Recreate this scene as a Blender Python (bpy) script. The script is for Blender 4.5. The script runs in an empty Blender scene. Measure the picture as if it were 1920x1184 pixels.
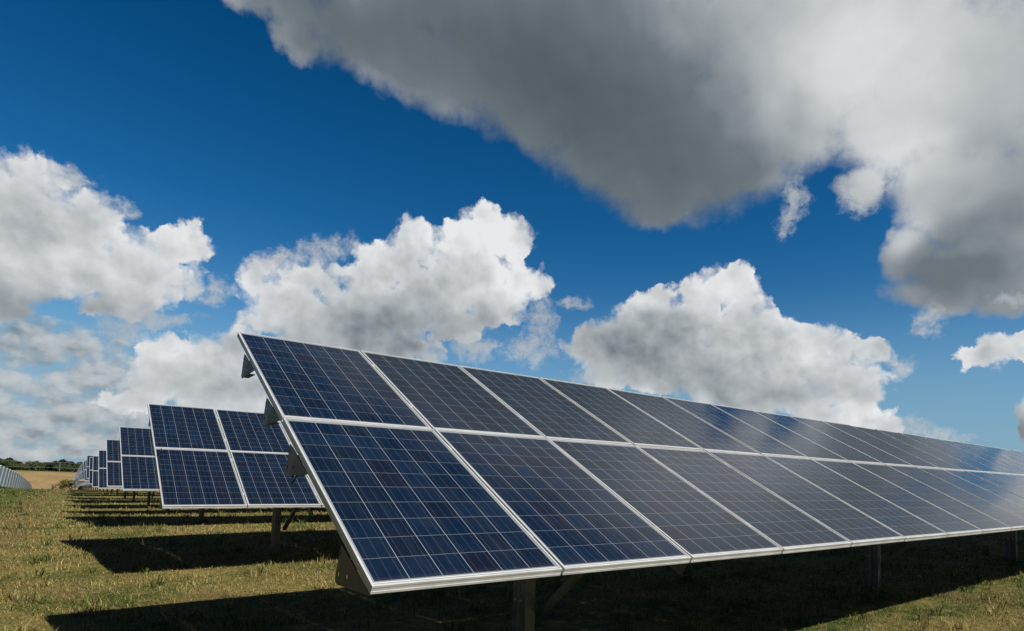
import bpy, bmesh, math, random
import numpy as np
from mathutils import Vector, Matrix

random.seed(7)
S = bpy.context.scene
COL = S.collection
R = math.radians

# ------------------------------------------------------------------ camera
EYE = 1.56
cam_d = bpy.data.cameras.new('camera')
cam_d.sensor_fit = 'HORIZONTAL'; cam_d.sensor_width = 36.0
cam_d.lens = 21.47
cam_d.shift_x = -0.0331; cam_d.shift_y = 0.1178
cam_d.clip_start = 0.05; cam_d.clip_end = 6000
cam = bpy.data.objects.new('camera', cam_d); COL.objects.link(cam)
right = Vector((0.78752586, -0.61517902, 0.03684817)); fwd = Vector((0.61108561, 0.78723681, 0.0826594))
upv = right.cross(fwd).normalized()
cam.matrix_world = Matrix(((right.x, upv.x, -fwd.x, 0), (right.y, upv.y, -fwd.y, 0), (right.z, upv.z, -fwd.z, EYE), (0, 0, 0, 1)))
S.camera = cam

# ------------------------------------------------------------------ sun, exposure
SUN_AZ = 159.9      # degrees clockwise from +Y, the sun stands behind the camera's right shoulder
SUN_EL = 40.7
sd = bpy.data.lights.new('sun', 'SUN'); sd.energy = 5.0; sd.angle = R(0.53); sd.color = (1.0, 0.955, 0.89)
sun = bpy.data.objects.new('sun', sd); COL.objects.link(sun)
sv = Vector((math.sin(R(SUN_AZ)) * math.cos(R(SUN_EL)), math.cos(R(SUN_AZ)) * math.cos(R(SUN_EL)), math.sin(R(SUN_EL))))
sun.rotation_euler = sv.to_track_quat('Z', 'Y').to_euler()
sun.location = sv * 60
S.view_settings.view_transform = 'Standard'; S.view_settings.look = 'None'
S.view_settings.exposure = 0.8; S.view_settings.gamma = 1.0
S.cycles.use_denoising = True
try: S.cycles.denoiser = 'OPENIMAGEDENOISE'
except Exception: pass
S.cycles.max_bounces = 6; S.cycles.diffuse_bounces = 3; S.cycles.glossy_bounces = 3
S.cycles.sample_clamp_indirect = 4.0

# ------------------------------------------------------------------ node helper
class NT:
    def __init__(s, tree): s.t = tree; s.n = tree.nodes; s.l = tree.links
    def new(s, kind, **kw):
        n = s.n.new(kind)
        for k, v in kw.items(): setattr(n, k, v)
        return n
    def put(s, sock, v):
        if v is None: return
        if isinstance(v, bpy.types.NodeSocket): s.l.new(v, sock)
        else: sock.default_value = v
    def m(s, op, a, b=None, c=None, clamp=False):
        n = s.new('ShaderNodeMath', operation=op, use_clamp=clamp)
        s.put(n.inputs[0], a); s.put(n.inputs[1], b)
        if c is not None: s.put(n.inputs[2], c)
        return n.outputs[0]
    def v(s, op, a, b=None, c=None):
        n = s.new('ShaderNodeVectorMath', operation=op)
        s.put(n.inputs[0], a)
        if op == 'SCALE': s.put(n.inputs['Scale'], b)
        else:
            s.put(n.inputs[1], b)
            if c is not None: s.put(n.inputs[2], c)
        return n.outputs['Value'] if op in ('DOT_PRODUCT', 'LENGTH', 'DISTANCE') else n.outputs['Vector']
    def xyz(s, x, y, z):
        n = s.new('ShaderNodeCombineXYZ')
        for i, q in enumerate((x, y, z)): s.put(n.inputs[i], q)
        return n.outputs[0]
    def sep(s, a):
        n = s.new('ShaderNodeSeparateXYZ'); s.put(n.inputs[0], a); return n.outputs
    def step(s, v, lo, hi, a=0.0, b=1.0, kind='SMOOTHSTEP'):
        n = s.new('ShaderNodeMapRange', interpolation_type=kind)
        s.put(n.inputs['Value'], v); s.put(n.inputs['From Min'], lo); s.put(n.inputs['From Max'], hi)
        s.put(n.inputs['To Min'], a); s.put(n.inputs['To Max'], b)
        return n.outputs[0]
    def mix(s, f, a, b, mode='MIX'):
        n = s.new('ShaderNodeMix', data_type='RGBA', blend_type=mode)
        s.put(n.inputs['Factor'], f); s.put(n.inputs[6], a); s.put(n.inputs[7], b)
        return n.outputs[2]
    def noise(s, vec, scale, detail=4, rough=0.5, dist=0.0, col=False, dim='3D'):
        n = s.new('ShaderNodeTexNoise', noise_dimensions=dim)
        s.put(n.inputs['Vector'], vec); s.put(n.inputs['Scale'], scale); s.put(n.inputs['Detail'], detail)
        s.put(n.inputs['Roughness'], rough); s.put(n.inputs['Distortion'], dist)
        return n.outputs['Color' if col else 'Fac']
    def voro(s, vec, scale, detail=2, rough=0.5, smooth=0.4, feature='SMOOTH_F1', out='Distance', lac=2.1, dim='2D'):
        n = s.new('ShaderNodeTexVoronoi', feature=feature, voronoi_dimensions=dim)
        s.put(n.inputs['Vector'], vec); s.put(n.inputs['Scale'], scale)
        if 'Detail' in n.inputs: s.put(n.inputs['Detail'], detail); s.put(n.inputs['Roughness'], rough); s.put(n.inputs['Lacunarity'], lac)
        if feature == 'SMOOTH_F1': s.put(n.inputs['Smoothness'], smooth)
        return n.outputs[out]
    def ramp(s, f, stops, kind='LINEAR'):
        n = s.new('ShaderNodeValToRGB'); n.color_ramp.interpolation = kind
        e = n.color_ramp.elements
        while len(e) < len(stops): e.new(0.5)
        for q, (p, c) in zip(e, stops): q.position = p; q.color = (*c, 1) if len(c) == 3 else c
        s.put(n.inputs[0], f); return n.outputs[0]
def rgb(r, g, b):
    f = lambda c: ((c / 255 + .055) / 1.055) ** 2.4 if c / 255 > .04045 else c / 255 / 12.92
    return (f(r), f(g), f(b), 1)

# ------------------------------------------------------------------ the sky: clouds by compass bearing and elevation
# each cloud lobe: bearing, elevation, half width, half height (all degrees), tilt (radians)[, weight]
CUM = [(-3.8,16.9,6.19,4.37,0.5),(-0.3,15.6,6.39,4.53,-0.01),(6.0,18.2,2.56,2.0,0.46),(3.3,14.9,5.11,3.25,0.51),(-4.7,13.1,4.93,3.38,0.39),(1.0,12.3,2.14,1.04,0.23),
  (-4.2,18.7,3.68,3.42,0.44),(-1.0,17.8,3.3,2.84,0.03),(31.3,23.1,3.39,2.63,0.11),(33.9,22.1,2.64,2.19,0.08),(29.4,19.7,5.92,4.43,0.11),(24.6,21.6,2.63,2.13,0.21),
  (22.6,19.1,3.87,3.36,0.29),(20.7,17.5,3.03,2.42,0.23),(35.3,18.3,2.74,2.27,0.05),(32.6,16.5,4.07,2.55,0.07),(15.0,16.2,5.86,2.59,0.17),(18.9,14.0,9.26,3.18,0.12),
  (25.8,14.7,8.84,2.53,0.09),(21.6,12.0,6.0,1.27,0.01),(24.9,12.3,2.59,1.13,0.09),(11.5,16.4,2.14,1.93,1.06),(26.1,17.3,7.35,3.48,0.1),(19.5,11.7,10.24,2.49,0.11),
  (15.2,13.6,5.14,2.4,0.15),(54.5,18.2,3.14,2.51,-0.17),(51.7,17.4,3.1,2.22,-0.09),(47.3,16.8,3.43,1.93,0.13),(55.9,15.9,3.96,2.93,-0.12),(48.7,13.6,8.87,3.84,-0.01),
  (44.4,13.7,4.56,2.85,-0.0),(54.9,12.6,9.42,3.49,-0.12),(59.5,13.4,4.28,2.31,-0.26),(63.4,12.3,4.08,2.23,-0.37),(66.9,11.9,1.4,1.06,-0.61),(62.0,10.1,6.75,2.42,-0.04),
  (51.2,15.5,5.68,3.01,-0.04),(58.1,11.1,8.12,2.22,-0.12),(64.6,9.1,2.64,1.63,-0.37),(48.8,11.2,9.86,2.59,-0.0),(55.8,9.5,8.79,2.52,-0.11),(42.9,12.7,4.04,3.14,-0.0),
  (60.4,8.6,5.55,1.96,-0.18),(5.0,9.5,2.05,1.89,1.15),(7.4,9.0,4.45,2.51,0.16),(10.8,9.9,3.46,2.59,0.2),(9.9,7.1,5.48,2.35,0.11),(12.2,6.9,2.64,1.93,0.13),
  (6.4,7.3,4.34,2.27,0.14),(3.6,5.4,2.95,1.06,0.11),(9.2,5.3,5.8,1.41,0.09),(73.9,11.4,2.42,1.38,-0.01),(75.8,11.5,1.38,1.16,-0.32),(65.0,6.9,3.01,1.89,-0.25),
  (67.0,6.0,1.65,1.03,-0.02),(62.5,6.9,4.03,1.21,-0.21),(76.0,6.5,2.11,0.67,1.55),(76.6,12.0,1.34,1.02,-0.25),(82.6,11.2,4.18,2.25,-0.18),(80.7,7.1,3.21,2.36,-0.1),
  (86.1,8.7,4.32,3.83,-1.32),(91,14.5,12,5.0,0),(84,16.5,5,3,0),(97,10,14,4,0)]
LOW = [(-2.5,8.7,6.42,2.17,0.18),(0.1,8.4,3.58,2.26,0.21),(-3.5,5.7,5.02,1.8,0.14),(0.5,7.1,3.86,1.77,0.15),(-1.1,4.0,7.27,1.49,0.1),(2.2,4.9,4.52,1.69,0.11),
  (-3.6,2.5,4.51,1.08,0.09),(0.8,2.5,7.63,1.02,0.08),(5.3,3.6,5.69,1.62,0.08),(-1.7,1.2,8.5,0.8,0.06),(4.6,1.8,8.34,0.93,0.06),(3.2,6.3,3.29,1.18,0.13)]
BIG = [(8.1,36.4,4.58,1.52,-0.01),(13.4,35.0,2.39,1.52,-0.12),(11.5,37.1,5.29,2.04,-0.01),(19.9,36.2,7.0,3.42,-0.18),(25.0,34.9,7.33,3.18,-0.26),
  (32.7,35.2,8.47,4.62,-0.18),(35.4,32.2,4.83,2.55,-0.4),(35.1,40.2,23.07,5.2,0.04),(43.0,34.5,12.78,6.0,-0.22),(42.3,29.4,6.86,3.47,-0.5),(48.3,28.7,10.08,4.87,-0.19),
  (42.9,37.6,15.53,4.85,-0.02),(53.2,30.3,9.38,5.64,0.07),(48.1,25.2,3.52,1.73,-0.06),(61.5,35.5,17.73,6.55,-0.2),(55.8,27.2,4.09,2.32,0.13),(59.9,30.5,5.43,3.25,0.19),
  (66.7,28.6,4.55,2.69,-0.3),(65.1,25.2,2.14,1.7,-0.47),(72.1,30.6,9.52,6.35,-0.47),(71.6,24.7,4.32,2.61,-0.14),(75.0,23.2,4.83,3.13,-0.39),(68.7,19.8,2.02,1.68,0.83),
  (73.2,18.6,5.38,2.97,0.09),(70.4,16.5,3.5,1.61,-0.16),(75.6,15.9,3.51,1.74,0.03),(72.3,21.9,4.34,2.23,-0.26),(75.4,20.5,3.24,2.69,-0.87),(70.2,23.9,2.16,1.57,0.01),
  (81.4,27.7,9.48,6.82,-0.77),(82.7,18.4,5.49,3.86,-0.47)]
WISP = [(31.0,12.5,3.01,1.66,0.07),(36.3,12.8,3.35,1.67,0.04),(40.2,17.0,1.73,0.76,0.02),(60.0,24.7,2.08,1.37,1.33),(59.2,22.8,1.19,0.99,-0.77),
  (65.1,24.2,1.9,1.4,-0.34),(66.4,25.5,2.08,1.5,-0.37),(16.5,19.6,3.65,1.45,0.34),(13.1,18.1,2.58,1.11,0.2),(8.4,14.9,1.47,1.3,1.21),(37.0,15.5,2.41,1.84,-1.53),
  (68.0,10.9,1.3,0.94,-0.13),(43.0,10.4,4.01,1.48,0.02),(68.1,6.0,2.26,1.12,-0.02),(70.7,5.3,1.56,0.84,-0.02),(71.7,5.0,1.39,0.58,-0.01),(70.3,13.5,0.81,0.41,-0.13),
  (1.6,19.5,1.3,1.18,-0.24),(-1.7,20.9,1.51,0.96,-0.02),(4.9,12.0,2.9,0.9,0.18),(2.5,10.8,2.06,1.04,0.21),(70.1,14.3,1.68,1.44,-1.29),(29.2,14.6,2.49,1.15,0.08),
  (75.6,15.2,1.63,0.76,-0.19)]
TONE = [(14.8,36.5,8.48,2.48,-0.07,-0.22),(29.1,37.9,16.56,6.56,-0.03,-0.38),(45.2,30.2,12.98,7.73,-0.34,-0.42),(52.4,27.4,6.58,3.42,0.16,-0.12),
  (37.9,34.3,10.02,4.71,-0.28,-0.08),(65.4,35.4,8.07,4.44,-0.08,0.24),(63.0,30.4,4.05,3.19,-0.49,0.12),(69.4,30.5,5.55,3.03,-0.33,0.08),(68.3,26.9,3.98,1.82,-0.25,0.22),
  (74.5,20.2,6.5,2.31,0.09,-0.24),(72.1,16.8,6.03,2.55,-0.17,-0.3),(69.2,20.9,1.9,1.77,-1.31,0.25),(73.4,19.0,2.0,0.99,0.21,0.1),(75.7,24.8,4.07,2.04,-0.33,-0.12),
  (27.3,14.3,8.83,1.72,0.08,-0.23),(21.0,14.3,3.75,2.32,0.14,-0.14),(25.4,12.1,5.81,1.25,0.08,-0.1),(31.0,23.0,5.6,3.35,0.09,0.22),(35.6,18.3,3.07,2.36,0.05,0.15),
  (18.1,11.6,7.64,2.08,0.11,-0.16),(25.5,18.5,2.21,1.61,0.15,-0.08),(28.0,18.7,2.4,1.44,1.03,-0.1),(47.8,13.2,9.34,2.64,-0.14,-0.23),(43.9,13.7,4.02,2.43,0.0,-0.14),
  (49.3,15.6,2.85,2.44,0.57,-0.1),(54.5,18.2,4.24,2.04,-0.07,0.2),(46.8,16.8,3.45,1.2,0.23,0.2),(61.7,11.5,3.4,1.35,-0.06,0.1),(54.9,9.1,10.11,1.61,-0.1,-0.22),
  (-4.0,11.0,4.84,2.21,0.12,-0.32),(4.4,18.0,4.05,1.94,0.28,0.05),(2.8,12.4,4.85,1.2,0.2,-0.18),(-3.5,17.8,3.67,2.07,0.39,-0.08),(5.0,9.9,1.82,1.45,0.28,0.12),
  (9.1,7.0,5.44,1.31,0.11,-0.14),(75.9,5.8,1.97,0.94,1.55,-0.5),(65.4,6.4,3.17,1.33,-0.02,0.12)]

world = bpy.data.worlds.new('World'); S.world = world; world.use_nodes = True
world.cycles.sampling_method = 'MANUAL'; world.cycles.sample_map_resolution = 256
def build_world():
    t = NT(world.node_tree); t.n.clear()
    d = t.new('ShaderNodeTexCoord').outputs['Generated']
    d = t.v('NORMALIZE', d)
    x, y, z = t.sep(d)
    az = t.m('MULTIPLY', t.m('ARCTAN2', x, y), 57.2958)
    el = t.m('MULTIPLY', t.m('ARCSINE', z), 57.2958)
    P = t.xyz(az, el, 0.0)
    # clouds look smaller towards the horizon: the noise gets finer there
    def quad(P):
        a, e, _ = t.sep(P)
        return t.xyz(t.m('MULTIPLY', a, a), t.m('MULTIPLY', a, e), t.m('MULTIPLY', e, e)), t.xyz(a, e, 1.0)
    def ellipse(V, c):             # squared distance in ellipse radii, as a quadratic form of bearing and elevation
        co, si = math.cos(c[4]), math.sin(c[4])
        p, q = 1 / c[2] ** 2, 1 / c[3] ** 2
        A = co * co * p + si * si * q; B = 2 * co * si * (p - q); C = si * si * p + co * co * q
        X, Y = c[0], c[1]
        F = A * X * X + B * X * Y + C * Y * Y
        u = t.v('DOT_PRODUCT', V[0], (A, B, C)); w = t.v('DOT_PRODUCT', V[1], (-2 * A * X - B * Y, -2 * C * Y - B * X, F))
        return t.m('ADD', u, w)
    def field(P, L, k):
        acc = 9.0; V = quad(P)
        for c in L: acc = t.m('SMOOTH_MIN', ellipse(V, c), acc, k)
        return t.m('SUBTRACT', 1.0, acc)
    def tones(P, L):
        acc = 0.0; V = quad(P)
        for c in L: acc = t.m('MULTIPLY_ADD', t.m('POWER', 0.42, ellipse(V, c)), c[5], acc)
        return acc
    # domain warps
    wv = t.v('SUBTRACT', t.noise(P, 0.16, 5, 0.6, col=True), (0.5, 0.5, 0.5))
    Pw = t.v('ADD', P, t.v('SCALE', wv, 5.0))
    wv2 = t.v('SUBTRACT', t.noise(P, 0.55, 5, 0.62, col=True), (0.5, 0.5, 0.5))
    Pc = t.v('ADD', P, t.v('SCALE', wv2, 2.2))
    # billows, lit from the sun's side
    Qb = t.v('ADD', P, t.v('SCALE', wv2, 1.5))
    b0 = t.m('SUBTRACT', 0.62, t.voro(Qb, 0.36, 3.5, 0.5, 0.35))
    def low(Q): return t.m('SUBTRACT', 0.6, t.voro(Q, 0.26, 2.2, 0.42, 0.9))
    Ql = t.v('ADD', P, t.v('SCALE', wv, 2.5))
    l0 = low(Ql); l1 = low(t.v('ADD', Ql, (0.6, 1.1, 0)))
    b1 = t.m('SUBTRACT', 0.62, t.voro(t.v('ADD', Qb, (0.2, 0.45, 0)), 0.36, 2.5, 0.5, 0.35))
    f1 = t.noise(P, 0.5, 8, 0.62)
    f2 = t.noise(t.v('ADD', P, (0.4, 0.8, 0)), 0.5, 3, 0.5)
    f3 = t.noise(P, 0.5, 3, 0.5)
    wv3 = t.v('SUBTRACT', t.noise(P, 0.22, 1.5, 0.45, col=True), (0.5, 0.5, 0.5))
    tone = tones(t.v('ADD', P, t.v('SCALE', wv3, 5.0)), TONE)
    # sky
    sk = t.new('ShaderNodeTexSky', sky_type='NISHITA')
    sk.sun_disc = False; sk.sun_elevation = R(SUN_EL); sk.sun_rotation = R(SUN_AZ); sk.altitude = 50
    sk.air_density = 1.0; sk.dust_density = 0.2; sk.ozone_density = 2.5
    hs = t.new('ShaderNodeHueSaturation'); hs.inputs['Saturation'].default_value = 1.25
    t.l.new(sk.outputs[0], hs.inputs['Color'])
    skc = t.mix(1.0, hs.outputs[0], t.ramp(t.step(el, 0, 50, kind='LINEAR'), [(0, (.80, .90, .92)), (.2, (.62, .86, .92)), (.45, (.16, .64, .80)), (.75, (.02, .47, .62)), (1, (.01, .42, .56))]), 'MULTIPLY')
    K = 10.0                       # clouds next to the blue of the sky texture
    def shade(bright, lo, hi):
        return t.v('SCALE', t.ramp(bright, [(0, lo), (.35, (.15, .182, .208)), (.7, (.46, .49, .51)), (1, hi)]), K)
    out = t.mix(t.step(el, 19.0, 1.0, 0.0, 0.8), skc, tuple(K * c for c in rgb(122, 166, 196)[:3]) + (1,))
    # thin veil towards the horizon
    veil = t.m('MULTIPLY', t.step(el, 14.0, 0.5), t.step(t.noise(t.xyz(t.m('MULTIPLY', az, 0.35), el, 0.0), 0.35, 6, 0.6), 0.25, 0.6))
    out = t.mix(t.m('MULTIPLY', t.m('MULTIPLY', veil, t.step(az, 40.0, 8.0, 0.35, 1.0)), 0.85), out, tuple(K * c for c in rgb(138, 158, 170)[:3]) + (1,))
    # scattered clouds of the part of the sky outside the picture
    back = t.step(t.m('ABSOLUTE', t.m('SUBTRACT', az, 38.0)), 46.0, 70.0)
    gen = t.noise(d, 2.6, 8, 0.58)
    out = t.mix(back, out, t.v('SCALE', out, 0.4))  # unseen sky dimmed to weaken the fill light in the ground shade
    ga = t.m('MULTIPLY', back, t.step(gen, 0.54, 0.66, 0.0, 0.55))
    ga = t.m('MULTIPLY', ga, t.step(z, -0.02, 0.06))
    out = t.mix(ga, out, shade(t.step(t.m('SUBTRACT', gen, t.noise(t.v('ADD', d, (0.03, -0.08, 0.08)), 2.6, 5, 0.58)), -0.1, 0.1, 0.15, 0.6), (.10, .12, .14), (.72, .73, .74)))
    # low banks on the left: small distant cumulus
    Ps = t.v('MULTIPLY', P, (1.0, 1.35, 1.0))
    lw = t.v('SUBTRACT', t.noise(Ps, 1.1, 5, 0.6, col=True), (0.5, 0.5, 0.5))
    H = field(t.v('ADD', P, t.v('SCALE', lw, 1.3)), LOW, 0.4)
    Qs = t.v('ADD', Ps, t.v('SCALE', lw, 0.8))
    s0 = t.m('SUBTRACT', 0.6, t.voro(Qs, 0.42, 3.0, 0.5, 0.6)); s1 = t.m('SUBTRACT', 0.6, t.voro(t.v('ADD', Qs, (0.3, 0.8, 0)), 0.42, 2.0, 0.5, 0.7))
    dl = t.m('ADD', t.m('ADD', H, t.m('MULTIPLY', s0, 1.1)), t.m('MULTIPLY', t.m('SUBTRACT', t.noise(t.v('MULTIPLY', P, (0.6, 1.3, 1.0)), 0.8, 6, 0.58), 0.5), 2.2))
    a = t.step(dl, -0.35, 0.9, 0.0, 0.88)
    br = t.m('ADD', t.m('ADD', 0.72, t.m('MULTIPLY', t.m('SUBTRACT', s0, s1), 0.35)), t.m('MULTIPLY', tone, 0.4))
    br = t.m('ADD', br, t.m('MULTIPLY', t.m('SUBTRACT', t.noise(Ps, 0.45, 2, 0.5), 0.5), 0.5))
    out = t.mix(a, out, shade(br, (.14, .165, .19), (.62, .63, .63)))
    def cumulus(out, L, edge, base):
        H = field(Pc, L, 0.3)
        dens = t.m('ADD', t.m('ADD', H, t.m('MULTIPLY', b0, 0.75)), t.m('MULTIPLY', t.m('SUBTRACT', f1, 0.5), 1.1))
        a = t.step(dens, -0.04, t.step(f3, 0.38, 0.62, 0.16, 0.75))
        lit = t.m('ADD', t.m('MULTIPLY', t.m('SUBTRACT', l0, l1), 0.19), t.m('MULTIPLY', t.m('SUBTRACT', b0, b1), 0.15))
        lit = t.m('ADD', lit, t.m('MULTIPLY', t.m('SUBTRACT', f3, f2), 0.12))
        lit = t.m('ADD', lit, t.step(dens, 1.0, 0.1, -0.06, 0.06))
        br = t.m('ADD', t.m('ADD', base, lit), tone)
        return t.mix(a, out, shade(br, (.10, .12, .14), (.80, .81, .82)))
    out = cumulus(out, CUM, 0.3, 0.86)
    # the large soft cloud overhead
    H = field(Pw, BIG, 0.45)
    dens = t.m('ADD', H, t.m('MULTIPLY', t.m('SUBTRACT', f1, 0.5), 0.85))
    a = t.step(dens, -0.38, 0.72)
    br = t.m('ADD', t.m('ADD', 0.66, t.m('MULTIPLY', t.m('SUBTRACT', f3, f2), 0.08)), tone)
    out = t.mix(a, out, shade(br, (.078, .102, .118), (.78, .80, .80)))
    # torn wisps
    H = field(Pc, WISP, 0.3)
    dens = t.m('ADD', H, t.m('MULTIPLY', t.m('SUBTRACT', t.noise(Pc, 0.9, 8, 0.66), 0.5), 3.4))
    a = t.step(dens, -0.1, 1.5, 0.0, 0.85)
    out = t.mix(a, out, shade(t.m('ADD', 0.76, t.m('MULTIPLY', tone, 0.5)), (.10, .12, .14), (.76, .78, .79)))
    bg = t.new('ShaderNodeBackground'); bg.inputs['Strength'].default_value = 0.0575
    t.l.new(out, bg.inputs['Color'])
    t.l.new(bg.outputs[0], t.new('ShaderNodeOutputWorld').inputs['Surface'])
build_world()

# ------------------------------------------------------------------ object helpers
def tag(o, label=None, cat=None, group=None, kind=None):
    if label: o['label'] = label
    if cat: o['category'] = cat
    if group: o['group'] = group
    if kind: o['kind'] = kind
    return o
def obj(name, me, parent=None, loc=(0, 0, 0), rot=(0, 0, 0)):
    o = bpy.data.objects.new(name, me); COL.objects.link(o)
    o.location = loc; o.rotation_euler = rot
    if parent: o.parent = parent
    return o
def mesh(name, verts, faces, mats, fm=None, smooth=False):
    me = bpy.data.meshes.new(name); me.from_pydata([tuple(v) for v in verts], [], faces)
    for m in mats: me.materials.append(m)
    if fm is not None: me.polygons.foreach_set('material_index', fm)
    if smooth: me.polygons.foreach_set('use_smooth', [True] * len(me.polygons))
    me.update(); return me
class MB:                          # collects boxes, extrusions and tubes into one mesh
    def __init__(s): s.v = []; s.f = []; s.m = []
    def add(s, vs, fs, mi=0):
        b = len(s.v); s.v += [tuple(v) for v in vs]; s.f += [tuple(b + i for i in f) for f in fs]; s.m += [mi] * len(fs)
    def box(s, x0, x1, y0, y1, z0, z1, M=None, mi=0):
        vs = [Vector((x, y, z)) for x in (x0, x1) for y in (y0, y1) for z in (z0, z1)]
        if M is not None: vs = [M @ v for v in vs]
        s.add(vs, [(0, 1, 3, 2), (4, 6, 7, 5), (0, 4, 5, 1), (2, 3, 7, 6), (0, 2, 6, 4), (1, 5, 7, 3)], mi)
    def extrude(s, prof, a, b, ex, ey, mi=0):      # closed profile [(x,y)] swept from point a to b
        a = Vector(a); b = Vector(b); ex = Vector(ex); ey = Vector(ey); n = len(prof)
        vs = [p + ex * x + ey * y for p in (a, b) for x, y in prof]
        fs = [(i, (i + 1) % n, n + (i + 1) % n, n + i) for i in range(n)]
        s.add(vs, fs + [tuple(reversed(range(n))), tuple(range(n, 2 * n))], mi)
    def tube(s, pts, r, k=6, mi=0):
        b = len(s.v)
        pts = [Vector(p) for p in pts]
        for i, p in enumerate(pts):
            d = (pts[min(i + 1, len(pts) - 1)] - pts[max(i - 1, 0)]).normalized()
            u = d.orthogonal().normalized() if i == 0 else (u - d * u.dot(d)).normalized()
            w = d.cross(u); rr = r[i] if isinstance(r, (list, tuple)) else r
            for j in range(k):
                a = 2 * math.pi * j / k; s.v.append(tuple(p + (u * math.cos(a) + w * math.sin(a)) * rr))
        for i in range(len(pts) - 1):
            for j in range(k):
                s.f.append((b + i * k + j, b + i * k + (j + 1) % k, b + (i + 1) * k + (j + 1) % k, b + (i + 1) * k + j)); s.m.append(mi)
        s.f += [tuple(b + j for j in reversed(range(k))), tuple(b + (len(pts) - 1) * k + j for j in range(k))]; s.m += [mi, mi]
    def mesh(s, name, mats, smooth=False):
        me = mesh(name, s.v, s.f, mats, s.m, smooth)
        bm = bmesh.new(); bm.from_mesh(me); bmesh.ops.recalc_face_normals(bm, faces=bm.faces); bm.to_mesh(me); bm.free()
        return me
def material(name):
    m = bpy.data.materials.new(name); m.use_nodes = True
    t = NT(m.node_tree); t.n.clear()
    p = t.new('ShaderNodeBsdfPrincipled'); o = t.new('ShaderNodeOutputMaterial')
    t.l.new(p.outputs[0], o.inputs[0]); return m, t, p
def setp(t, p, **kw):
    for k, v in kw.items(): t.put(p.inputs[k.replace('_', ' ')], v)
def bump(t, p, h, strength, dist):
    b = t.new('ShaderNodeBump'); t.put(b.inputs['Strength'], strength); t.put(b.inputs['Distance'], dist)
    t.put(b.inputs['Height'], h); t.l.new(b.outputs[0], p.inputs['Normal'])
def objc(t): return t.new('ShaderNodeTexCoord').outputs['Object']
def pos(t): return t.new('ShaderNodeNewGeometry').outputs['Position']

# ------------------------------------------------------------------ materials
# anodised aluminium module frame, faintly weathered
M_FRAME, t, p = material('anodised_aluminium')
oi = t.new('ShaderNodeObjectInfo').outputs['Random']
n = t.noise(t.v('ADD', objc(t), t.v('SCALE', (7.0, 3.0, 1.0), oi)), 6.0, 5, 0.6)
setp(t, p, Base_Color=t.mix(t.step(n, 0.35, 0.7), (.40, .41, .41, 1), (.47, .475, .47, 1)), Metallic=0.3, Roughness=t.step(n, 0.3, 0.7, 0.34, 0.5))
# galvanised steel
def steel(name, a, b):
    M, t, p = material(name)
    q = objc(t)
    sp = t.voro(q, 22.0, 1, 0.5, feature='F1', out='Color', dim='3D')
    n = t.noise(q, 3.0, 6, 0.6)
    c = t.mix(t.step(n, 0.35, 0.7), a, b)
    c = t.mix(0.18, c, sp, 'OVERLAY')
    c2 = t.new('ShaderNodeHueSaturation'); c2.inputs['Saturation'].default_value = 0.25; t.l.new(c, c2.inputs['Color'])
    setp(t, p, Base_Color=c2.outputs[0], Metallic=0.55, Roughness=t.step(n, 0.3, 0.7, 0.38, 0.6))
    return M
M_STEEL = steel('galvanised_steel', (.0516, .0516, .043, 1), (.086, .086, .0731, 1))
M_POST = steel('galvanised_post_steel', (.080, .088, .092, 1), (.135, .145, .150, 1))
M_BOLT = steel('bolt_steel', (.301, .301, .2924, 1), (.3612, .3612, .3526, 1))
M_CABLE, t, p = material('black_cable'); setp(t, p, Base_Color=(.0129, .0129, .0129, 1), Roughness=0.5)
M_BACK, t, p = material('white_backsheet'); setp(t, p, Base_Color=(.43, .43, .43, 1), Roughness=0.5)

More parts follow.
